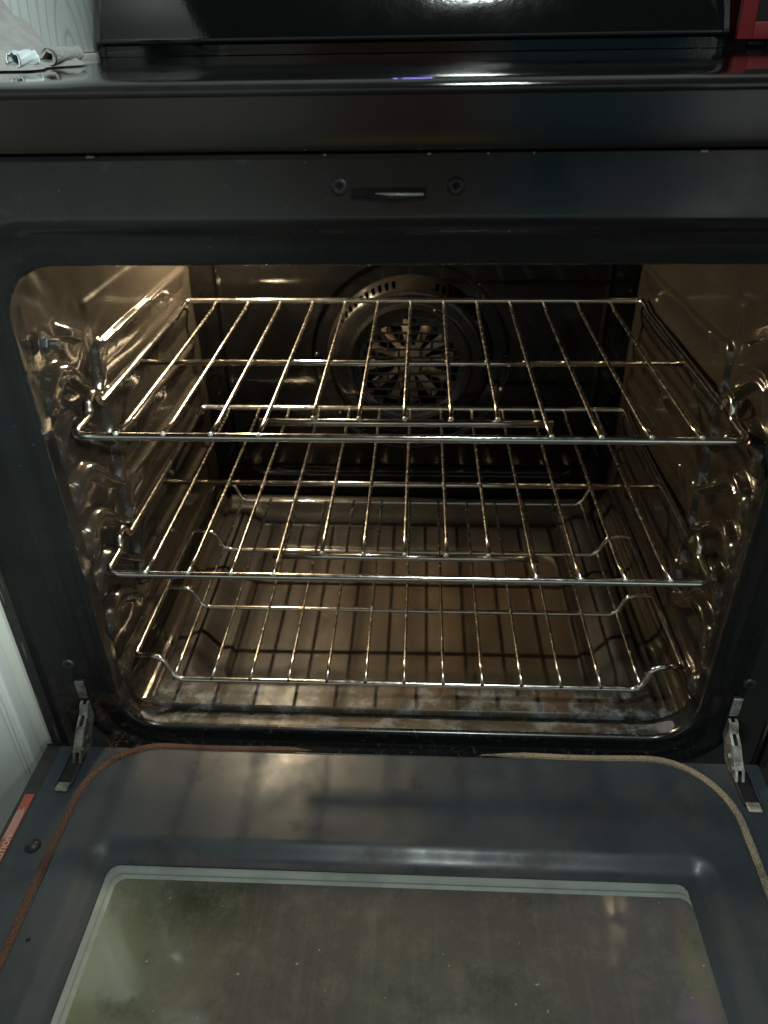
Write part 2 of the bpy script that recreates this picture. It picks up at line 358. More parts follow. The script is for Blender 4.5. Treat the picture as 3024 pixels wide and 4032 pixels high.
M['bulb'] = mat('lamp glass', (.8, .7, .55), .1)
M['blue'] = emis('clock glow', (.30, .28, 1.0), 25.)
M['chip'] = mat('pale chip', (.62, .58, .46), .4, metal=.5)

# ================================================================== THE RANGE
rng_ = empty('oven_range', (0, 0, 0))
tag(rng_, 'black kitchen range with its oven door folded open and the warm oven light on', 'oven')

# ---- cavity side walls : displaced sheets with stamped rack guides
LEV = [.138, .087, .036, -.016, -.066, -.120, -.190]
ZT, ZB = .268, -.246
def wall_h(Y, Z, flip=1):
    h = np.zeros(Y.shape)
    # raised panel behind the fronts of the guides
    pan = sstep((Y - .096 - .15 * np.maximum(0, Z - .15)) / .016) * sstep((.190 - Z) / .008)
    h = np.maximum(h, .0024 * pan)
    for i, L in enumerate(LEV):
        last = i == len(LEV) - 1
        # long shelf: flat-topped with two steps along its length
        amp = .0078 + .0013 * sstep((Y - .155) / .003) * sstep((.225 - Y) / .003) + .0013 * sstep((Y - .262) / .003) * sstep((.345 - Y) / .003)
        dz = Z - L; run = sstep((Y - .116) / .012) * sstep((.412 - Y) / .010)
        h = np.maximum(h, amp * run * sstep((.0075 - dz) / .0035) * np.clip(1 + np.minimum(dz, 0) / .030, 0, 1))
        if i < 6:
            low = L - (.044 if i != 5 else .030)
            d = dpoly(Y, Z, [(.130, L), (.116, L - .014), (.100, low)])
            h = np.maximum(h, .0078 * sstep((.0085 - d) / .0055))
            d = dpoly(Y, Z, [(.118, L - .004), (.108, low + .012)]); h = np.maximum(h, .0072 * sstep((.017 - .006 * sstep((L - Z) / .03) - d) / .007))
            # S shaped front: bulb, hump, tail
            P = [(-.003, L - .006), (.008, L + .004), (.022, L + .009), (.038, L + .007), (.054, L - .006), (.074, L - .026), (.098, low)]
            Pf = fillet([(a, b, 0) for a, b in P], .008, 4); Pf = [(v.x, v.y) for v in Pf]
            d = dpoly(Y, Z, Pf)
            w = .0120 - .0050 * sstep((Y - .02) / .07)
            h = np.maximum(h, .0112 * sstep((w - d) / .0062))
            # groove on the crown of the hump
            d2 = dpoly(Y, Z, [(v[0], v[1] - .0005) for v in Pf[4:-6]])
            h -= .0024 * sstep((.0036 - d2) / .0030)
        else:
            d = dpoly(Y, Z, [(-.004, L - .010), (.020, L - .002), (.118, L)])
            h = np.maximum(h, .0075 * sstep((.0115 - d) / .0070))
        d = np.hypot(Y + .001, (Z - L + .007) * .85)
        h = np.maximum(h, .0122 * np.sqrt(np.clip(1 - (d / .0155) ** 2, 0, 1)))
    # small pressed tab above the top guide
    d = dpoly(Y, Z, [(.046, .181), (.080, .163)])
    h = np.maximum(h, .0072 * sstep((.0070 - d) / .0025) * sstep((Y - .040) / .03))
    # soft buckles in the sheet
    h += .0010 * np.sin(Y * 31 + Z * 17 + flip) * np.sin(Z * 43 - Y * 12) + .0012 * (1 - sstep((Y - .03) / .10)) * np.sin(Z * 95 + 2.2 * np.sin(Y * 60 + flip * 2)) * np.cos(Y * 38 + Z * 20)
    return h
def side_wall(s):
    ny, nz = 330, 430
    yy = np.concatenate([np.linspace(-.040, .16, 220), np.linspace(.161, .437, 150)]); ny = len(yy)
    zz = np.linspace(0, 1, nz)
    # section: short ceiling lip, corner arc, wall, corner arc, floor lip
    R = .034; xw = .3165; pts = []
    L1 = .03; A = R * math.pi / 2; HV = (ZT - R) - (ZB + R); tot = L1 + A + HV + A + .022
    S = zz * tot; X = np.zeros(nz); Z = np.zeros(nz); nx = np.zeros(nz); nzv = np.zeros(nz)
    for i, q in enumerate(S):
        if q < L1: X[i] = xw - R - L1 + q; Z[i] = ZT; nx[i], nzv[i] = 0, -1
        elif q < L1 + A:
            a = (q - L1) / R; X[i] = xw - R + R * math.sin(a); Z[i] = ZT - R + R * math.cos(a); nx[i], nzv[i] = -math.sin(a), -math.cos(a)
        elif q < L1 + A + HV: X[i] = xw; Z[i] = ZT - R - (q - L1 - A); nx[i], nzv[i] = -1, 0
        elif q < L1 + 2 * A + HV:
            a = (q - L1 - A - HV) / R; X[i] = xw - R + R * math.cos(a); Z[i] = ZB + R - R * math.sin(a); nx[i], nzv[i] = -math.cos(a), math.sin(a)
        else: X[i] = xw - R - (q - L1 - 2 * A - HV); Z[i] = ZB; nx[i], nzv[i] = 0, 1
    Yg, Zg = np.meshgrid(yy, Z, indexing='ij')
    vert = sstep((np.abs(nx)[None, :] - .2) / .8)
    H = wall_h(Yg, Zg, s) * vert
    # ribbed corner near the mouth
    arc = ((np.abs(nx) > .02) & (np.abs(nx) < .98)).astype(float)[None, :]
    H += arc * .0014 * (0.5 + .5 * np.cos(np.abs(np.arcsin(np.clip(np.abs(nx), 0, 1)))[None, :] * 14)) * sstep((Yg + .03) / .01)
    # rim seam just inside the mouth
    H += .0012 * np.exp(-((Yg + .024) / .0022) ** 2) - .0008 * np.exp(-((Yg + .018) / .002) ** 2)
    G = np.zeros((len(yy), nz, 3))
    taper = -.009 * (Yg + .04) / .47
    G[..., 0] = s * (X[None, :] + nx[None, :] * H + taper); G[..., 1] = Yg; G[..., 2] = Z[None, :] + nzv[None, :] * H
    return grid('side_wall', G, M['enamel'], rng_, flip=(s > 0))
wl = side_wall(-1); tag(wl, 'left oven wall lit bright by the oven lamp')
wr = side_wall(1); tag(wr, 'right oven wall in softer brown light')

# ---- rear wall
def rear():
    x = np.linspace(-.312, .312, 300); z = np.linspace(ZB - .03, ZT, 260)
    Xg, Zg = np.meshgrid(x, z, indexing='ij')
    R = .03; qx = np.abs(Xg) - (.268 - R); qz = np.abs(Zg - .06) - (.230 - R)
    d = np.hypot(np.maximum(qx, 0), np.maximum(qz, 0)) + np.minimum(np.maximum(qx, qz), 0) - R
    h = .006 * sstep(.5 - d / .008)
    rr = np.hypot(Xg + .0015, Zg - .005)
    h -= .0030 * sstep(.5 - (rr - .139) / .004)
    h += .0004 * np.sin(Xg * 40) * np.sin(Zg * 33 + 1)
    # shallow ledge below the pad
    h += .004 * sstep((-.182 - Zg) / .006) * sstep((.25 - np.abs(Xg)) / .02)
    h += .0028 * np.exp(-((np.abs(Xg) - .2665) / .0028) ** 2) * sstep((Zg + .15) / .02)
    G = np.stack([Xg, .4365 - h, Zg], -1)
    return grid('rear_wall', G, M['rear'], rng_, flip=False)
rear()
# ---- ceiling of the cavity
mb = MB(); mb.box((-.285, -.035, ZT), (.285, .437, ZT + .01)); mb.build('cavity_ceiling', M['enamel'], rng_, smooth=False)
mb = MB(); mb.box((-.33, .4385, -.30), (.33, .45, .30)); mb.box((-.33, -.02, -.29), (.33, .44, -.285)); mb.build('cavity_shell', M['dark'], rng_, smooth=False)

# ---- oven floor : stamped pan
def pan():
    x = np.linspace(-.2895, .2825, 260); y = np.linspace(-.0095, .428, 240)
    Xg, Yg = np.meshgrid(x, y, indexing='ij')
    def rr(cx, cy, hx, hy, R):
        qx = np.abs(Xg - cx) - (hx - R); qy = np.abs(Yg - cy) - (hy - R)
        return np.hypot(np.maximum(qx, 0), np.maximum(qy, 0)) + np.minimum(np.maximum(qx, qy), 0) - R
    z = np.full(Xg.shape, -.2360)
    d = rr(-.002, .222, .262, .197, .045)
    z -= .0245 * sstep(-d / .034) * .82
    d2 = rr(-.002, .185, .222, .150, .045)
    z -= .0045 * sstep(-d2 / .008)
    z += .0009 * np.sin(Xg * 9 + 1) * np.sin(Yg * 12)
    # lip edges roll down
    edge = np.minimum.reduce([Xg - x[0], x[-1] - Xg, Yg - y[0]])
    z -= .006 * (1 - sstep(edge / .0035))
    # rear of the pan rises
    z += .012 * sstep((Yg - .405) / .02)
    return grid('floor_pan', np.stack([Xg, Yg, z], -1), M['floor'], rng_)
fp = pan(); tag(fp, 'oven floor with baked on brown stains')
# fixed front sill and side ledges of the cavity under the pan
def sill():
    prof = [(-.036, -.2335), (-.030, -.2330), (-.022, -.2350), (-.014, -.2400), (-.010, -.2440), (.02, -.2475)]
    V = []; F = []; n = 60
    for i in range(n + 1):
        x = -.30 + .60 * i / n
        for (y, z) in prof: V.append((x, y, z + .012 * sstep(np.array((abs(x) - .262) / .04)) * (y < .0)))
    m = len(prof)
    for i in range(n):
        for j in range(m - 1): F.append((i * m + j, i * m + j + 1, (i + 1) * m + j + 1, (i + 1) * m + j))
    return mesh('front_sill', V, F, M['floor'], rng_)
sill()

# ---- front frame swept round the mouth
def rrect(x0, x1, z0, z1, r, n=14):
    P = []
    for (cx, cz, a0) in ((x1 - r, z1 - r, 0), (x0 + r, z1 - r, 90), (x0 + r, z0 + r, 180), (x1 - r, z0 + r, 270)):
        for k in range(n + 1):
            a = math.radians(a0 + 90 * k / n); P.append((cx + r * math.cos(a), cz + r * math.sin(a)))
    return P
OX0, OX1, OZ0, OZ1, OR = -.3045, .3045, -.2340, .2585, .046
loops = [(.004, -.012), (.0005, -.033), (.0, -.0370), (.0012, -.0405), (.0040, -.0420), (.014, -.0415), (.0215, -.0420), (.0240, -.0440), (.0270, -.0468), (.0300, -.0492), (.0335, -.0502), (.0360, -.0500), (.0375, -.0496)]
def frame():
    V = []; cnt = None
    for (o_, y) in loops:
        P = rrect(OX0 - o_, OX1 + o_, OZ0 - o_, OZ1 + o_, OR + o_ * .8); cnt = len(P)
        V += [(p[0], y, p[1]) for p in P]
    # to the outer rectangle
    P = rrect(-.3680, .3680, -.2760, .3345, .004)
    V += [(p[0], -.0496, p[1]) for p in P]
    P = rrect(-.3700, .3700, -.2780, .3365, .004)
    V += [(p[0], -.0470, p[1]) for p in P]
    V += [(p[0], -.0200, p[1]) for p in P]
    F = []
    for i in range(len(loops) + 2):
        for j in range(cnt):
            k = (j + 1) % cnt
            F.append((i * cnt + j, i * cnt + k, (i + 1) * cnt + k, (i + 1) * cnt + j))
    return mesh('front_frame', V, F, M['face'], rng_)
fr = frame(); autosmooth(fr, 50)

# side trims and body
for s in (-1, 1):
    mb = MB(); mb.box((s * .3725, -.044, -.60 + .09), (s * .3790, .47, .334), bev=.001); mb.box((s * .3785, -.048, -.51), (s * .3865, .47, .3345), bev=.0015)
    autosmooth(mb.build('side_trim', M['side'], rng_))
mb = MB(); mb.box((-.372, -.048, -.515), (.372, -.03, -.285), bev=.006); autosmooth(mb.build('storage_drawer', M['face'], rng_))

# fascia band above the frame
def extr(name, prof, x0, x1, m, parent, n=2, bend=None):
    V = []; F = []
    for i in range(n + 1):
        x = x0 + (x1 - x0) * i / n
        for (y, z) in prof: V.append((x, y, z))
    k = len(prof)
    for i in range(n):
        for j in range(k - 1): F.append((i * k + j, (i + 1) * k + j, (i + 1) * k + j + 1, i * k + j + 1))
    F.append(tuple(range(k))); F.append(tuple(reversed([n * k + j for j in range(k)])))
    return mesh(name, V, F, m, parent)
def arc(cy, cz, r, a0, a1, n=6):
    return [(cy + r * math.cos(math.radians(a0 + (a1 - a0) * k / n)), cz + r * math.sin(math.radians(a0 + (a1 - a0) * k / n))) for k in range(n + 1)]
prof = [(-.040, .3380), (-.0590, .3375)] + arc(-.0590, .3410, .0035, 270, 180)[1:] + [(-.0628, .3560), (-.0629, .3696), (-.040, .3696)]
fa = extr('fascia', prof, -.3860, .3860, M['fascia'], rng_); autosmooth(fa, 40)
# cooktop with a rolled front edge
prof = [(-.030, .3698), (-.0626, .3698), (-.0631, .3702), (-.0632, .3718), (-.0632, .3733), (-.0624, .3749), (-.0606, .3762), (-.0580, .3772), (-.0540, .3779), (-.048, .3783), (-.035, .3786), (.0, .3787), (.05, .3788), (.30, .3788), (.492, .3788), (.492, .368)]
ck = extr('cooktop', prof, -.3870, .3870, M['gloss'], rng_, n=24); autosmooth(ck, 50)
# backguard leaning back
prof = [(.500, .3795), (.470, .3795), (.470, .3900), (.4640, .3910), (.4600, .3925), (.4590, .3950), (.4600, .3985)]
top = [(.4600 + (z - .3985) * .56, z) for z in (.45, .52, .60, .63)]
prof = prof + top + [(.592, .64), (.600, .63), (.600, .3795)]
bg = extr('backguard', prof, -.3760, .3600, M['backglass'], rng_); autosmooth(bg, 40)
for s, x in ((-1, -.3760), (1, .3600)):
    mb = MB(); P = [(x - .006 if s < 0 else x, y, z) for y, z in prof]; Q = [(x if s < 0 else x + .006, y, z) for y, z in prof]; n = len(P)
    mb.add([(a, b - .002, c) for a, b, c in P] + [(a, b - .002, c) for a, b, c in Q], [tuple(range(n)), tuple(reversed(range(n, 2 * n)))] + [(i, (i + 1) % n, n + (i + 1) % n, n + i) for i in range(n)])
    mb.build('backguard_end_cap', M['black'], rng_, smooth=False)
mb = MB()
for i in range(9):
    if i in (1,): continue
    x = -.026 + i * .0058; z = .530; y = .4600 + (z - .3985) * .56 - .0012
    mb.box((x, y - .0004, z), (x + .0040, y + .0006, z + .012))
mb.build('clock_display', M['blue'], bg, smooth=False)

# small pale chips along the fascia joint
for x, w in ((-.2120, .0055), (.1935, .0050), (-.052, .002), (.056, .0014), (.086, .0014), (.017, .0022)):
    mb = MB(); mb.box((x, -.0533, .3338), (x + w, -.0512, .3352), bev=.0006); mb.build('pale_chip', M['chip'], rng_)

# latch slot
mb = MB(); mb.box((-.0345, -.0512, .3078), (.0165, -.0490, .3135)); sl = mb.build('latch_slot', M['dark'], rng_, smooth=False)
mb = MB(); mb.tube([(-.018, -.0525, .3103), (-.008, -.0530, .3098), (.0150, -.0530, .3096)], .0012, 8, radii=[.0004, .0012, .0012]); mb.build('latch_bolt', M['zinc'], sl)
mb = MB(); mb.tube(fillet([(-.0345, -.0515, .3075), (-.012, -.0522, .3055), (-.003, -.0522, .3050), (.0165, -.0515, .3072)], .01), .0009, 8); mb.build('slot_lip', M['face'], sl)

# screws
def screw(x, y, z, r, axis='y', up=1):
    c = (x, y, z); mb = MB()
    if axis == 'y':
        mb.lathe([(0.0012, -.0012), (r * .55, -.0022), (r * .85, -.0018), (r, -.0008), (r * 1.02, .0006)], c, 'y', 28)
        a = mb.build('screw', M['screw'], rng_)
        m2 = MB(); m2.box((x - r * .30, y - .0026, z - r * .10), (x + r * .30, y - .0019, z + r * .10)); m2.box((x - r * .10, y - .00265, z - r * .30), (x + r * .10, y - .00185, z + r * .30)); m2.build('cross_recess', M['dark'], a, smooth=False)
    else:
        mb.lathe([(0.0008, .0020), (r * .55, .0026), (r * .85, .0018), (r, .0008), (r * 1.02, -.0006)], c, 'z', 28)
        a = mb.build('screw', M['screw'], rng_)
    return a
screw(-.0425, -.0496, .3145, .0060); screw(.0365, -.0496, .3140, .0060)
screw(-.3395, -.0496, -.1355, .0062); screw(.3395, -.0496, -.1420, .0062)

# hinge slots in the frame, hinge arms and receivers on the door
def hinge(s):
    x0 = s * .3335; zt = -.157 if s < 0 else -.160
    mb = MB(); mb.box((x0 - .0062, -.0510, zt - .062), (x0 + .0062, -.0485, zt)); a = mb.build('hinge_slot', M['dark'], rng_, smooth=False)
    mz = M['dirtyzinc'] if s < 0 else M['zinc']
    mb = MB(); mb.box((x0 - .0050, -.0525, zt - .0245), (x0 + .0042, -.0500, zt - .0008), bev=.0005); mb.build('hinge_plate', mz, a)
    # curved arm from the slot down to the door
    side = [(-.0505, zt - .0290), (-.0560, zt - .0300), (-.0630, zt - .0390), (-.0735, zt - .0440), (-.0850, zt - .0540), (-.0925, -.2180), (-.0985, -.2275), (-.0860, -.2330), (-.0700, -.2300), (-.0590, zt - .0590), (-.0505, zt - .0520)]
    n = len(side); mb = MB(); t = .0052
    for dx, w in ((-.0032, .0013), (.0032, .0013)):
        V = [(x0 + dx - w, y, z) for y, z in side] + [(x0 + dx + w, y, z) for y, z in side]
        mb.add(V, [tuple(range(n)), tuple(reversed(range(n, 2 * n)))] + [(i, n + i, n + (i + 1) % n, (i + 1) % n) for i in range(n)])
    # bridge strips between the two cheeks
    for (a1, b1) in ((1, 2), (3, 4), (4, 5)):
        p, q = side[a1], side[b1]
        mb.add([(x0 - .0040, p[0], p[1] + .0004), (x0 + .0040, p[0], p[1] + .0004), (x0 + .0040, q[0], q[1] + .0004), (x0 - .0040, q[0], q[1] + .0004),
                (x0 - .0040, p[0] + .001, p[1] - .0014), (x0 + .0040, p[0] + .001, p[1] - .0014), (x0 + .0040, q[0] + .001, q[1] - .0014), (x0 - .0040, q[0] + .001, q[1] - .0014)],
               [(0, 1, 2, 3), (7, 6, 5, 4), (0, 4, 5, 1), (1, 5, 6, 2), (2, 6, 7, 3), (3, 7, 4, 0)])
    mb.cyl((x0 - s * .0045, -.074, zt - .0585), (x0 - s * .0062, -.074, zt - .0585), .0030, 14)
    mb.cyl((x0 - s * .0045, -.088, zt - .0610), (x0 - s * .0060, -.088, zt - .0610), .0022, 14)
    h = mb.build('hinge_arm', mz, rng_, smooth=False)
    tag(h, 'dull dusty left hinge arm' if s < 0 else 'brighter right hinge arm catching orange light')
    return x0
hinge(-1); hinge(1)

# left wall stud with nut
mb = MB(); mb.lathe([(.0001, .0135), (.0036, .0135), (.0040, .0128), (.0040, .0060)], (-.311, .0150, .1790), 'x', 18)
for k in range(4): mb.lathe([(.0040, .0070 + k * .0016), (.0046, .0078 + k * .0016), (.0040, .0086 + k * .0016)], (-.311, .0150, .1790), 'x', 18)
mb.lathe([(.0040, .0062), (.0072, .0060), (.0078, .0050), (.0078, .0008)], (-.311, .0150, .1790), 'x', 6)
mb.lathe([(.0078, .0016), (.0100, .0012), (.0104, .0)], (-.311, .0150, .1790), 'x', 24)
autosmooth(mb.build('stud_nut', M['screw'], rng_), 30)

# ---- convection fan cover
FC = (-.0015, .4335, .005)
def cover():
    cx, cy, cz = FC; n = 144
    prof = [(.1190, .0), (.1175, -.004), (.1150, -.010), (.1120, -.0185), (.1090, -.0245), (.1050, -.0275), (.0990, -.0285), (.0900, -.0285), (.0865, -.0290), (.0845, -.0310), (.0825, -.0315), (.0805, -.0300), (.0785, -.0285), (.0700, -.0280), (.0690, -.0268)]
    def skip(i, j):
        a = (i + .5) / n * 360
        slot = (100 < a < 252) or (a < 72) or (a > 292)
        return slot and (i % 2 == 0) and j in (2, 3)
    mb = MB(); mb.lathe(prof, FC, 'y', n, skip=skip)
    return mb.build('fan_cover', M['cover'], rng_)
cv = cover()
# brick pattern grille
mb = MB(); cx, cy, cz = FC; y0, y1 = cy - .0283, cy - .0262
pitch = .0118; rows = 12; R = .0700; web = .0032
for i in range(rows + 1):
    z = (i - rows / 2) * pitch
    if abs(z) >= R - .001: continue
    hw = math.sqrt(R * R - z * z); mb.box((cx - hw, y0, cz + z - web / 2), (cx + hw, y1, cz + z + web / 2), bev=.0006)
cell = .0305
for i in range(rows):
    z0 = (i - rows / 2) * pitch + web / 2; z1 = z0 + pitch - web; zm = max(abs(z0), abs(z1))
    if zm >= R: continue
    hw = math.sqrt(R * R - zm * zm) - .0015
    off = 0 if i % 2 == 0 else cell / 2
    k = -3
    xs = [off + j * cell for j in range(-3, 4)]
    for x in xs:
        if abs(x) < hw - .004: mb.box((cx + x - web / 2, y0 + .0001, cz + z0 - .0004), (cx + x + web / 2, y1 - .0001, cz + z1 + .0004))
    for sx in (-1, 1):
        hx = math.sqrt(max(0, R * R - min(z0 * z0, z1 * z1)))
        mb.box((min(cx + sx * hw, cx + sx * (hx + .003)), y0 + .0002, cz + z0 - .0004), (max(cx + sx * hw, cx + sx * (hx + .003)), y1 - .0002, cz + z1 + .0004))
mb.build('grille', M['cover'], cv, smooth=False)
# fan behind
mb = MB(); nb = 12
for i in range(nb):
    a = 2 * math.pi * i / nb + .12; ca, sa = math.cos(a), math.sin(a); ta, tb = -sa, ca
    def pt(r, w, y): return (cx + r * ca + w * ta, cy + y, cz + r * sa + w * tb)
    mb.add([pt(.018, -.005, -.0105), pt(.018, .003, -.0100), pt(.062, .0065, -.0080), pt(.062, -.0065, -.0170)], [(0, 1, 2, 3)])
    mb.add([pt(.050, -.0065, -.0170), pt(.062, -.0075, -.0170), pt(.062, -.0070, -.0020), pt(.050, -.0060, -.0020)], [(0, 1, 2, 3)])
mb.lathe([(.0001, -.0140), (.016, -.0140), (.022, -.0115), (.024, -.0100)], FC, 'y', 32)
fb = mb.build('fan_blades', M['steel'], rng_, smooth=False)
mb = MB(); mb.lathe([(.0001, -.0205), (.0045, -.0205), (.0050, -.0195), (.0050, -.0130)], FC, 'y', 6); mb.build('hub_nut', M['zinc'], fb, smooth=False)
mb = MB()
for rr in (.084, .094):
    mb.tube([(cx + rr * math.cos(t), cy - .010, cz + rr * math.sin(t)) for t in [2 * math.pi * k / 60 for k in range(60)]], .0032, 8, closed=True)
mb.build('heating_element', M['element'], rng_)
for x, z in ((-.1350, .0100), (.1350, .0090), (-.105, -.082), (-.070, -.108)):
    mb = MB(); mb.lathe([(.0001, -.0030), (.0030, -.0028), (.0042, -.0015), (.0046, .0002)], (x, .4315 if abs(x) < .12 else .4335, z), 'y', 18); mb.build('rivet', M['cover'], rng_)

# oven lamp
mb = MB(); mb.lathe([(.0001, .0035), (.014, .0030), (.016, .0), (.024, .0010), (.026, .0055)], (LAMP[0], LAMP[1], ZT - .006), 'z', 28); mb.build('lamp_socket', M['zinc'], rng_)

# ================================================================== DOOR
door = empty('oven_door', (0, 0, 0)); door.parent = rng_
# liner height field
def linerz(Xg, Yg):
    def rr(cx, cy, hx, hy, R):
        qx = np.abs(Xg - cx) - (hx - R); qy = np.abs(Yg - cy) - (hy - R)
        return np.hypot(np.maximum(qx, 0), np.maximum(qy, 0)) + np.minimum(np.maximum(qx, qy), 0) - R
    z = np.full(Xg.shape, -.2300)
    d = rr(0, -.312, .3150, .2330, .068)          # raised plateau
    z += .0095 * sstep(.5 - d / .011)
    w = rr(-.0025, -.347, .2840, .1660, .024)      # window well
    z -= .0058 * sstep(-(w) / .021)
    z += .0005 * np.sin(Xg * 12) * np.sin(Yg * 15 + 2)
    return z, w
x = np.linspace(-.3600, .3600, 420); y = np.concatenate([np.linspace(-.560, -.23, 120), np.linspace(-.229, -.0775, 150)])
Xg, Yg = np.meshgrid(x, y, indexing='ij'); Zg, Wd = linerz(Xg, Yg)
V = np.stack([Xg, Yg, Zg], -1); n, m_, _ = V.shape; F = []
hole = (np.abs(Xg + .0045) < .2560) & (Yg < -.2070) & (Yg > -.4950)
cr_ = np.hypot(np.maximum(np.abs(Xg + .0045) - (.2560 - .010), 0), np.maximum(Yg - (-.2070 - .010), 0)); hole &= cr_ < .010
for i in range(n - 1):
    for j in range(m_ - 1):
        if hole[i, j] and hole[i + 1, j] and hole[i + 1, j + 1] and hole[i, j + 1]: continue
        a = i * m_ + j; F.append((a, a + m_, a + m_ + 1, a + 1))
ln = mesh('door_liner', V.reshape(-1, 3), F, M['liner'], door)
# inner lip that trims the window hole cleanly
def winloop(o_, n=10):
    x0, x1, y0, y1, r = -.2605 - o_, .2515 + o_, -.4950 - o_, -.2070 + o_, .010 + o_
    P = []
    for (cx_, cy_, a0) in ((x1 - r, y1 - r, 0), (x0 + r, y1 - r, 90), (x0 + r, y0 + r, 180), (x1 - r, y0 + r, 270)):
        for k in range(n + 1):
            a = math.radians(a0 + 90 * k / n); P.append((cx_ + r * math.cos(a), cy_ + r * math.sin(a)))
    return P
V = []; lv = [(.0075, -.2271), (.0030, -.2266), (.0006, -.2270), (-.0005, -.2276), (-.0005, -.2330)]
for o_, z in lv:
    P = winloop(o_); c = len(P); V += [(p[0], p[1], z) for p in P]
F = [(i * c + j, (i + 1) * c + j, (i + 1) * c + (j + 1) % c, i * c + (j + 1) % c) for i in range(len(lv) - 1) for j in range(c)]
mesh('window_trim', V, F, M['liner'], door)
# glass edge bands (top and left wide, right and front narrow)
def band(name, o_, i_, z, zi, m):
    A = winloop(0.0); c = len(A)
    x0, x1, y0, y1 = -.2605, .2515, -.4950, -.2070
    def inset(p, a):
        l, r, t, b_ = a; u = (p[0] - x0) / (x1 - x0); v = (p[1] - y0) / (y1 - y0)
        return (x0 + l + u * (x1 - r - x0 - l), y0 + b_ + v * (y1 - t - y0 - b_))
    P = [inset(p, o_) for p in A]; Q = [inset(p, i_) for p in A]
    V = [(p[0], p[1], z) for p in P] + [(p[0], p[1], zi) for p in Q]
    return mesh(name, V, [(j, c + j, c + (j + 1) % c, (j + 1) % c) for j in range(c)], m, door, smooth=False)
band('glass_edge', (0, 0, 0, 0), (.0060, .0008, .0078, .003), -.2276, -.2278, M['glassedge'])
band('glass_seam', (.0060, .0008, .0078, .003), (.0068, .0010, .0088, .004), -.2279, -.2279, mat('dark green glass', (.13, .16, .14), .3))
band('inner_glass_edge', (.0068, .0010, .0088, .004), (.0112, .0014, .0124, .006), -.2280, -.2284, M['glassedge'])
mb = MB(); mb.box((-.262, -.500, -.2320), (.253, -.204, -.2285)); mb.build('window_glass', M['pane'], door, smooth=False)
# outer skin
mb = MB(); mb.box((-.3660, -.570, -.2620), (.3660, -.0700, -.2345), bev=.004); autosmooth(mb.build('door_body', M['black'], door))
for s in (-1, 1):
    mb = MB(); mb.box((s * .3600, -.570, -.2600), (s * .3745, -.0720, -.2330), bev=.003); autosmooth(mb.build('door_side_trim', M['black'], door))
mb = MB(); mb.box((-.360, -.0775, -.2330), (.360, -.0745, -.2302)); mb.build('hinge_side_edge', M['liner'], door, smooth=False)
# gasket rope in two runs
def gpath(t0, t1, s):
    # path from centre outwards along the hinge side, round the corner, down the side
    x1 = .3180; y1 = -.0760; r = .070
    P = [(s * t0, y1), (s * (x1 - r), y1)]
    for k in range(1, 12):
        a = math.radians(90 - 90 * k / 12); P.append((s * (x1 - r + r * math.cos(a)), y1 - r + r * math.sin(a)))
    P += [(s * x1, y1 - r - .02 * k) for k in range(0, 20)]
    out = []
    for i in range(len(P) - 1):
        a, b = P[i], P[i + 1]; L = math.hypot(b[0] - a[0], b[1] - a[1]); nn = max(1, int(L / .006))
        for k in range(nn): out.append((a[0] + (b[0] - a[0]) * k / nn, a[1] + (b[1] - a[1]) * k / nn))
    return [(p[0] + .0005 * math.sin(i * .35), p[1] + .0004 * math.sin(i * .22 + 1), -.2252 + .0006 * math.sin(i * .3)) for i, p in enumerate(out)]
P = gpath(.094, 0, -1); mb = MB(); mb.tube(P, .0042, 48, ribs=12, radii=[.0008 + (.0026 + .0016 * min(1, i / 60)) * min(1, i / 4) for i in range(len(P))]); mb.V = [Vector((v[0], v[1], -.2262 + (v[2] + .2262) * .55)) for v in mb.V]; g1 = mb.build('gasket', M['gasketA'], door)
tag(g1, 'copper brown braided gasket rope on the left')
P = gpath(.081, 0, 1); mb = MB(); mb.tube(P, .0042, 48, ribs=12, radii=[.0006 + .0031 * min(1, i / 7) for i in range(len(P))]); mb.V = [Vector((v[0], v[1], -.2252 + (v[2] + .2252) * .7)) for v in mb.V]; g2 = mb.build('gasket', M['gasketB'], door)
tag(g2, 'pale tan braided gasket rope on the right')
# frayed end threads near the left hinge
mb = MB()
for i in range(10):
    x0 = -.300 + random.uniform(-.016, .016); y0_ = -.088 + random.uniform(-.012, .006)
    P = [(x0, y0_, -.2225)]; a = random.uniform(0, 6.28)
    for k in range(5):
        a += random.uniform(-.7, .7); P.append((P[-1][0] + .005 * math.cos(a), P[-1][1] + .005 * math.sin(a), P[-1][2] + random.uniform(-.001, .0022)))
    mb.tube(P, .00022, 5)
mb.build('frayed_threads', M['gasketA'], door)
# hinge receivers
for s in (-1, 1):
    x0 = s * .3375
    mb = MB(); mb.box((x0 - .0065, -.124, -.2304), (x0 + .0065, -.078, -.2292)); a = mb.build('hinge_pocket', M['dark'], door, smooth=False)
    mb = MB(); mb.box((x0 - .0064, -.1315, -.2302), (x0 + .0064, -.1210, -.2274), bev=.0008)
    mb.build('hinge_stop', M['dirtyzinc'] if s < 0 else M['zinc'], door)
    mb = MB(); mb.box((x0 - .0085, -.124, -.2302), (x0 - .0070, -.084, -.2272), bev=.0004); mb.box((x0 + .0070, -.124, -.2302), (x0 + .0085, -.084, -.2272), bev=.0004)
    mb.build('hinge_cheek', M['liner'], door)
for x, y in ((-.3400, -.1900), (.3400, -.1950)):
    mb = MB(); mb.lathe([(.0001, .0040), (.0035, .0036), (.0060, .0020), (.0072, .0006), (.0076, -.0006)], (x, y, -.2300), 'z', 28); sc = mb.build('door_screw', M['black'], door)
mb = MB(); mb.lathe([(.0001, .0016), (.0016, .0010), (.0020, 0)], (-.3015, -.2790, -.2205), 'z', 16); mb.build('rubber_bumper', M['black'], door)
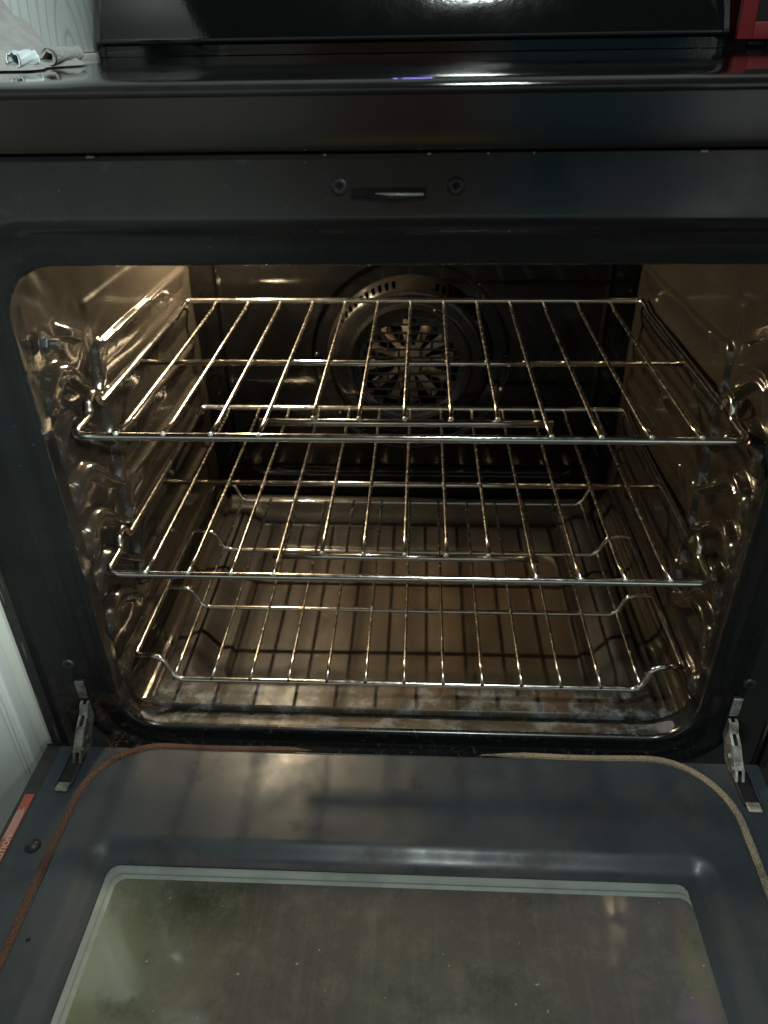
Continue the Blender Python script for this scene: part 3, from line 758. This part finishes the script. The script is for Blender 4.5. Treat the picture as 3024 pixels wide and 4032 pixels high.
# caution label on the side trim
mb = MB(); mb.box((-.3735, -.262, -.2330), (-.3640, -.133, -.2324)); lb = mb.build('caution_label', M['labelred'], door, smooth=False); tag(lb, 'red caution strip with white lettering')
def text(body, size, loc, rotz, m, parent, name):
    cu = bpy.data.curves.new(name, 'FONT'); cu.body = body; cu.size = size; cu.extrude = .00008; cu.align_x = 'LEFT'
    to = bpy.data.objects.new(name, cu); to.location = loc; to.rotation_euler = (0, 0, rotz)
    COL.objects.link(to); dg = bpy.context.evaluated_depsgraph_get(); me = bpy.data.meshes.new_from_object(to.evaluated_get(dg))
    COL.objects.unlink(to); bpy.data.objects.remove(to)
    ob = bpy.data.objects.new(name, me); ob.location = loc; ob.rotation_euler = (0, 0, rotz); me.materials.clear(); me.materials.append(m); COL.objects.link(ob); ob.parent = parent
    return ob
text('CAUTION', .0078, (-.3648, -.2130, -.2322), math.radians(90), M['print'], lb, 'caution_lettering')
mb = MB()
for i in range(5):
    mb.box((-.3725 + i * .0016, -.182 + .0007 * i, -.2322), (-.3719 + i * .0016, -.146 + random.uniform(-.006, .004), -.2320))
mb.build('fine_print', M['print'], lb, smooth=False)

# ================================================================== RACKS
def wire(name, P, r, m, parent, n=10, closed=False):
    mb = MB(); mb.tube(P, r, n, closed=closed); return mb.build(name, m, parent)
TS = .04317
def rack_flat():
    t = empty('oven_rack'); Wd = .300; Yr = .3870
    # one bent outer wire with a hooked stop near each front corner
    def side(s):
        return [(s * Wd, .0, .0), (s * Wd, .0440, .0), (s * (Wd + .0005), .0485, .0150), (s * (Wd + .0005), .0620, .0165), (s * Wd, .0700, .0), (s * Wd, .3450, .0), (s * Wd, .3650, .0040), (s * Wd, Yr, .0050)]
    L = side(-1); Rr = side(1)
    P = L + list(reversed(Rr)); rad = [.013, .007, .006, .006, .006, .01, .01, .012] ; rad = rad + list(reversed(rad))
    wire('outer_frame', fillet(P, rad, 7, closed=True), .0038, M['chrome'], t, 14, closed=True)
    wire('crossbar', [(-.2975, .1916, -.0048), (.2975, .1916, -.0048)], .0033, M['chrome'], t, 12)
    hb = wire('handle_bar', [(-.1375, .0420, -.0050), (.1375, .0420, -.0050)], .0036, M['chrome'], t, 12)
    for k in range(-6, 7):
        y0 = .0415 if abs(k) < 3 else -.0012
        x = k * TS
        j = random.uniform(-.0006, .0006)
        tn = wire('tine', [(x, y0, .0032 if abs(k) >= 3 else -.0008), (x + j, y0 + .03, .0006), (x + j, .1916, .0000), (x, .36, .0000), (x, Yr - .001, .0020)], .0021, M['tine'], t, 8)
        mb = MB(); mb.lathe([(.0001, -.0016), (.0016, -.0014), (.0023, -.0003), (.0022, .0009), (.0017, .0016)], (x, y0 - .0004, .0034 if abs(k) >= 3 else -.0006), 'y', 12)
        mb.build('cut_end', M['weld'], tn)
    return t
def copy_tree(o, parent=None):
    c = o.copy(); COL.objects.link(c)
    if parent is not None: c.parent = parent
    for ch in list(o.children): copy_tree(ch, c)
    return c
r1 = rack_flat(); r2 = copy_tree(r1)
r1.location = (0, .0010, .0975); r2.location = (0, -.0035, -.0548)
tag(r1, 'top flat wire oven rack just under the lamp, brightest of the three', 'oven rack', 'wire racks in the oven')
tag(r2, 'middle flat wire oven rack between the top rack and the dropped rack', 'oven rack', 'wire racks in the oven')
def rack_drop():
    t = empty('oven_rack', (0, .0142, -.2079)); Wd = .3000; H = .0263
    for s in (-1, 1):
        wire('side_rail', fillet([(s * Wd, -.001, H - .001), (s * Wd, .004, H), (s * Wd, .3740, H), (s * Wd, .3775, H - .001)], .004), .0031, M['chrome'], t, 12)
    for i, (y, r) in enumerate(((0, .0033), (.120, .0029), (.246, .0029), (.3767, .0029))):
        f = .006 if i == 0 else 0
        P = [(-Wd, y, H), (-.2760, y - f * .3, H), (-.2690, y - f * .6, H * .92), (-.2610, y - f * .8, .0035), (-.2530, y - f, -.0035), (.2530, y - f, -.0035), (.2610, y - f * .8, .0035), (.2690, y - f * .6, H * .92), (.2760, y - f * .3, H), (Wd, y, H)]
        wire('crossbar', fillet(P, .006, 5), r, M['chrome'], t, 12)
    for k in range(-6, 7):
        x = k * TS
        tn = wire('tine', [(x, -.0075, -.0002), (x, .03, -.0004), (x, .2, .0), (x, .3767, -.0002)], .0019, M['tine'], t, 8)
        mb = MB(); mb.lathe([(.0001, -.0016), (.0014, -.0014), (.0021, -.0003), (.0020, .0009), (.0016, .0016)], (x, -.0080, -.0002), 'y', 12)
        mb.build('cut_end', M['screw'], tn)
    return t
r3 = rack_drop(); tag(r3, 'lowest oven rack with its wires dropped below the side rails, just over the stained floor', 'oven rack', 'wire racks in the oven')

# ================================================================== SURROUNDINGS
# side panel with pale wood grain
mb = MB(); mb.box((-.4110, .0, .3850), (-.3930, .53, .80), bev=.0008); sp = autosmooth(mb.build('wood_grain_panel', M['wood']))
tag(sp, 'pale wood grained side panel behind the grey cloth, left of the range', 'panel')
mb = MB(); mb.box((-.95, -.04, .3550), (-.3890, .53, .3840), bev=.002); cb = autosmooth(mb.build('countertop', M['cream'])); tag(cb, 'narrow pale countertop edge left of the cooktop', 'countertop')
# left cabinet
cab = empty('kitchen_cabinet', (-.70, 0, -.535)); tag(cab, 'white kitchen cabinet with moulded door left of the open oven', 'cabinet')
def inpar(o, p):
    o.parent = p; o.matrix_parent_inverse = p.matrix_world.inverted() if False else Matrix.Translation(-Vector(p.location)); return o
mb = MB(); mb.box((-1.05, -.052, -.535), (-.3890, .50, .3545), bev=.001); inpar(autosmooth(mb.build('carcass', M['cream'])), cab)
mb = MB(); mb.box((-1.04, -.0720, -.45), (-.3990, -.0530, .330), bev=.003); d1 = inpar(autosmooth(mb.build('cabinet_door', M['white'])), cab)
mb = MB()
for (x0, x1) in ((-.4060, -.4030), (-.4110, -.4085)): mb.box((x0, -.0745, -.44), (x1, -.0715, .32), bev=.001)
inpar(autosmooth(mb.build('door_moulding', M['white'])), cab)
cab2 = empty('kitchen_cabinet', (.70, 0, -.535)); tag(cab2, 'shaded cabinet end right of the range, barely in view', 'cabinet')
mb = MB(); mb.box((.3900, -.052, -.535), (1.05, .50, .3545), bev=.001); inpar(autosmooth(mb.build('carcass', M['cream'])), cab2)
mb = MB(); mb.box((.3890, -.04, .3550), (.95, .53, .3780), bev=.002); cb2 = autosmooth(mb.build('countertop', M['gloss'])); tag(cb2, 'dark glossy countertop under the red appliance', 'countertop')
# red appliance
mw = empty('microwave', (.58, .44, .3790)); tag(mw, 'red framed microwave with a black window, right of the black backguard', 'microwave')
mb = MB(); mb.box((.3830, .4420, .3870), (.78, .60, .66), bev=.004); inpar(autosmooth(mb.build('body', M['red'])), mw)
def ringbox(name, a, b, w, y0, y1, m):
    mb = MB(); x0, z0 = a; x1, z1 = b
    mb.box((x0, y0, z0), (x0 + w, y1, z1), bev=.001); mb.box((x1 - w, y0, z0), (x1, y1, z1), bev=.001)
    mb.box((x0 + w, y0, z0), (x1 - w, y1, z0 + w), bev=.001); mb.box((x0 + w, y0, z1 - w), (x1 - w, y1, z1), bev=.001)
    return autosmooth(mb.build(name, m))
dr = inpar(ringbox('door_frame', (.3680, .3875), (.76, .655), .0170, .4320, .4415, M['red']), mw)
mb = MB(); mb.box((.3855, .4360, .4050), (.742, .4400, .637)); inpar(mb.build('door_window', M['dark'], smooth=False), mw)
for x in (.40, .73):
    mb = MB(); mb.cyl((x, .46, .3785), (x, .46, .3880), .012, 16); inpar(mb.build('foot', M['black']), mw)
# wall and kitchen floor
mb = MB(); mb.box((-2.5, .62, -.54), (2.5, .66, 1.9)); tag(mb.build('wall', M['wall'], smooth=False), kind='structure')
mb = MB(); mb.box((-2.5, -3.5, -.56), (2.5, .62, -.535)); tag(mb.build('floor', M['kfloor'], smooth=False), kind='structure')

# cloth bundle on the cooktop
tw = empty('dish_towel', (-.345, .16, .379)); tag(tw, 'crumpled grey dish towel lying on the left edge of the cooktop', 'towel')
def towel():
    n, m = 90, 90; G = np.zeros((n, m, 3))
    for i in range(n):
        for j in range(m):
            u = i / (n - 1); v = j / (m - 1)          # u along x (left to right), v along y
            X = -.415 + .106 * u; Y = .095 + .17 * v
            e = min(1, 8 * v, 8 * (1 - v)) * max(0, 1 - u ** 3)
            H = (.130 * (1 - u) ** 2.2 + .020 * (1 - u) ** .6) * math.sin(math.pi * min(1, v * 1.05)) ** .5 if 0 < v < .95 else 0
            H = H * (1 + .18 * math.sin(Y * 95 + 2.5 * math.sin(X * 60)) + .12 * math.sin(X * 170 + Y * 50)) + .002 * math.sin(Y * 260 + X * 90) * e
            G[i, j] = (X + .006 * math.sin(Y * 70) * u, Y, .3800 + max(0.0, H))
    return grid('towel_cloth', G, M['cloth'], None)
tcl = inpar(towel(), tw)
def ribbon(name, prof, y0, y1, thick, m, n=14, skew=0.):
    P = [Vector((a, 0, b)) for a, b in prof]; k = len(P); N = []
    for i in range(k):
        t = (P[min(i + 1, k - 1)] - P[max(i - 1, 0)]).normalized(); N.append(Vector((-t.z, 0, t.x)) * thick / 2)
    V = []; F = []
    for s in range(n + 1):
        f = s / n; y = y0 + (y1 - y0) * f
        for i in range(k): V.append(P[i] + N[i] + Vector((skew * f, y, .0008 * math.sin(f * 9 + i))))
        for i in range(k): V.append(P[i] - N[i] + Vector((skew * f, y, .0008 * math.sin(f * 9 + i))))
    w = 2 * k
    for s in range(n):
        a = s * w; b_ = (s + 1) * w
        for i in range(k - 1):
            F.append((a + i, a + i + 1, b_ + i + 1, b_ + i)); F.append((a + k + i, b_ + k + i, b_ + k + i + 1, a + k + i + 1))
        F.append((a, b_, b_ + k, a + k)); F.append((a + k - 1, a + 2 * k - 1, b_ + 2 * k - 1, b_ + k - 1))
    F.append(tuple(range(k)) + tuple(reversed(range(k, 2 * k)))); b_ = n * w
    F.append(tuple(b_ + q for q in reversed(range(k))) + tuple(b_ + q for q in range(k, 2 * k)))
    return mesh(name, V, F, m)
# folded hem looping to the right
pr = [(-.355, .3835), (-.335, .3832), (-.322, .3860)] + [(-.3155 + .0058 * math.cos(math.radians(a)), .3872 + .0050 * math.sin(math.radians(a))) for a in range(100, -95, -20)] + [(-.327, .3815), (-.350, .3808)]
inpar(ribbon('folded_hem', [(a, b + .001) for a, b in pr], .160, .235, .0030, M['cloth'], skew=-.004), tw)
# rolled satin tag
pr = [(-.3180 + .0052 * math.cos(math.radians(a)), .3872 + .0056 * math.sin(math.radians(a))) for a in range(200, -100, -8)]
tg = inpar(ribbon('care_tag', pr, .098, .135, .0010, M['satin'], skew=.0), tw)
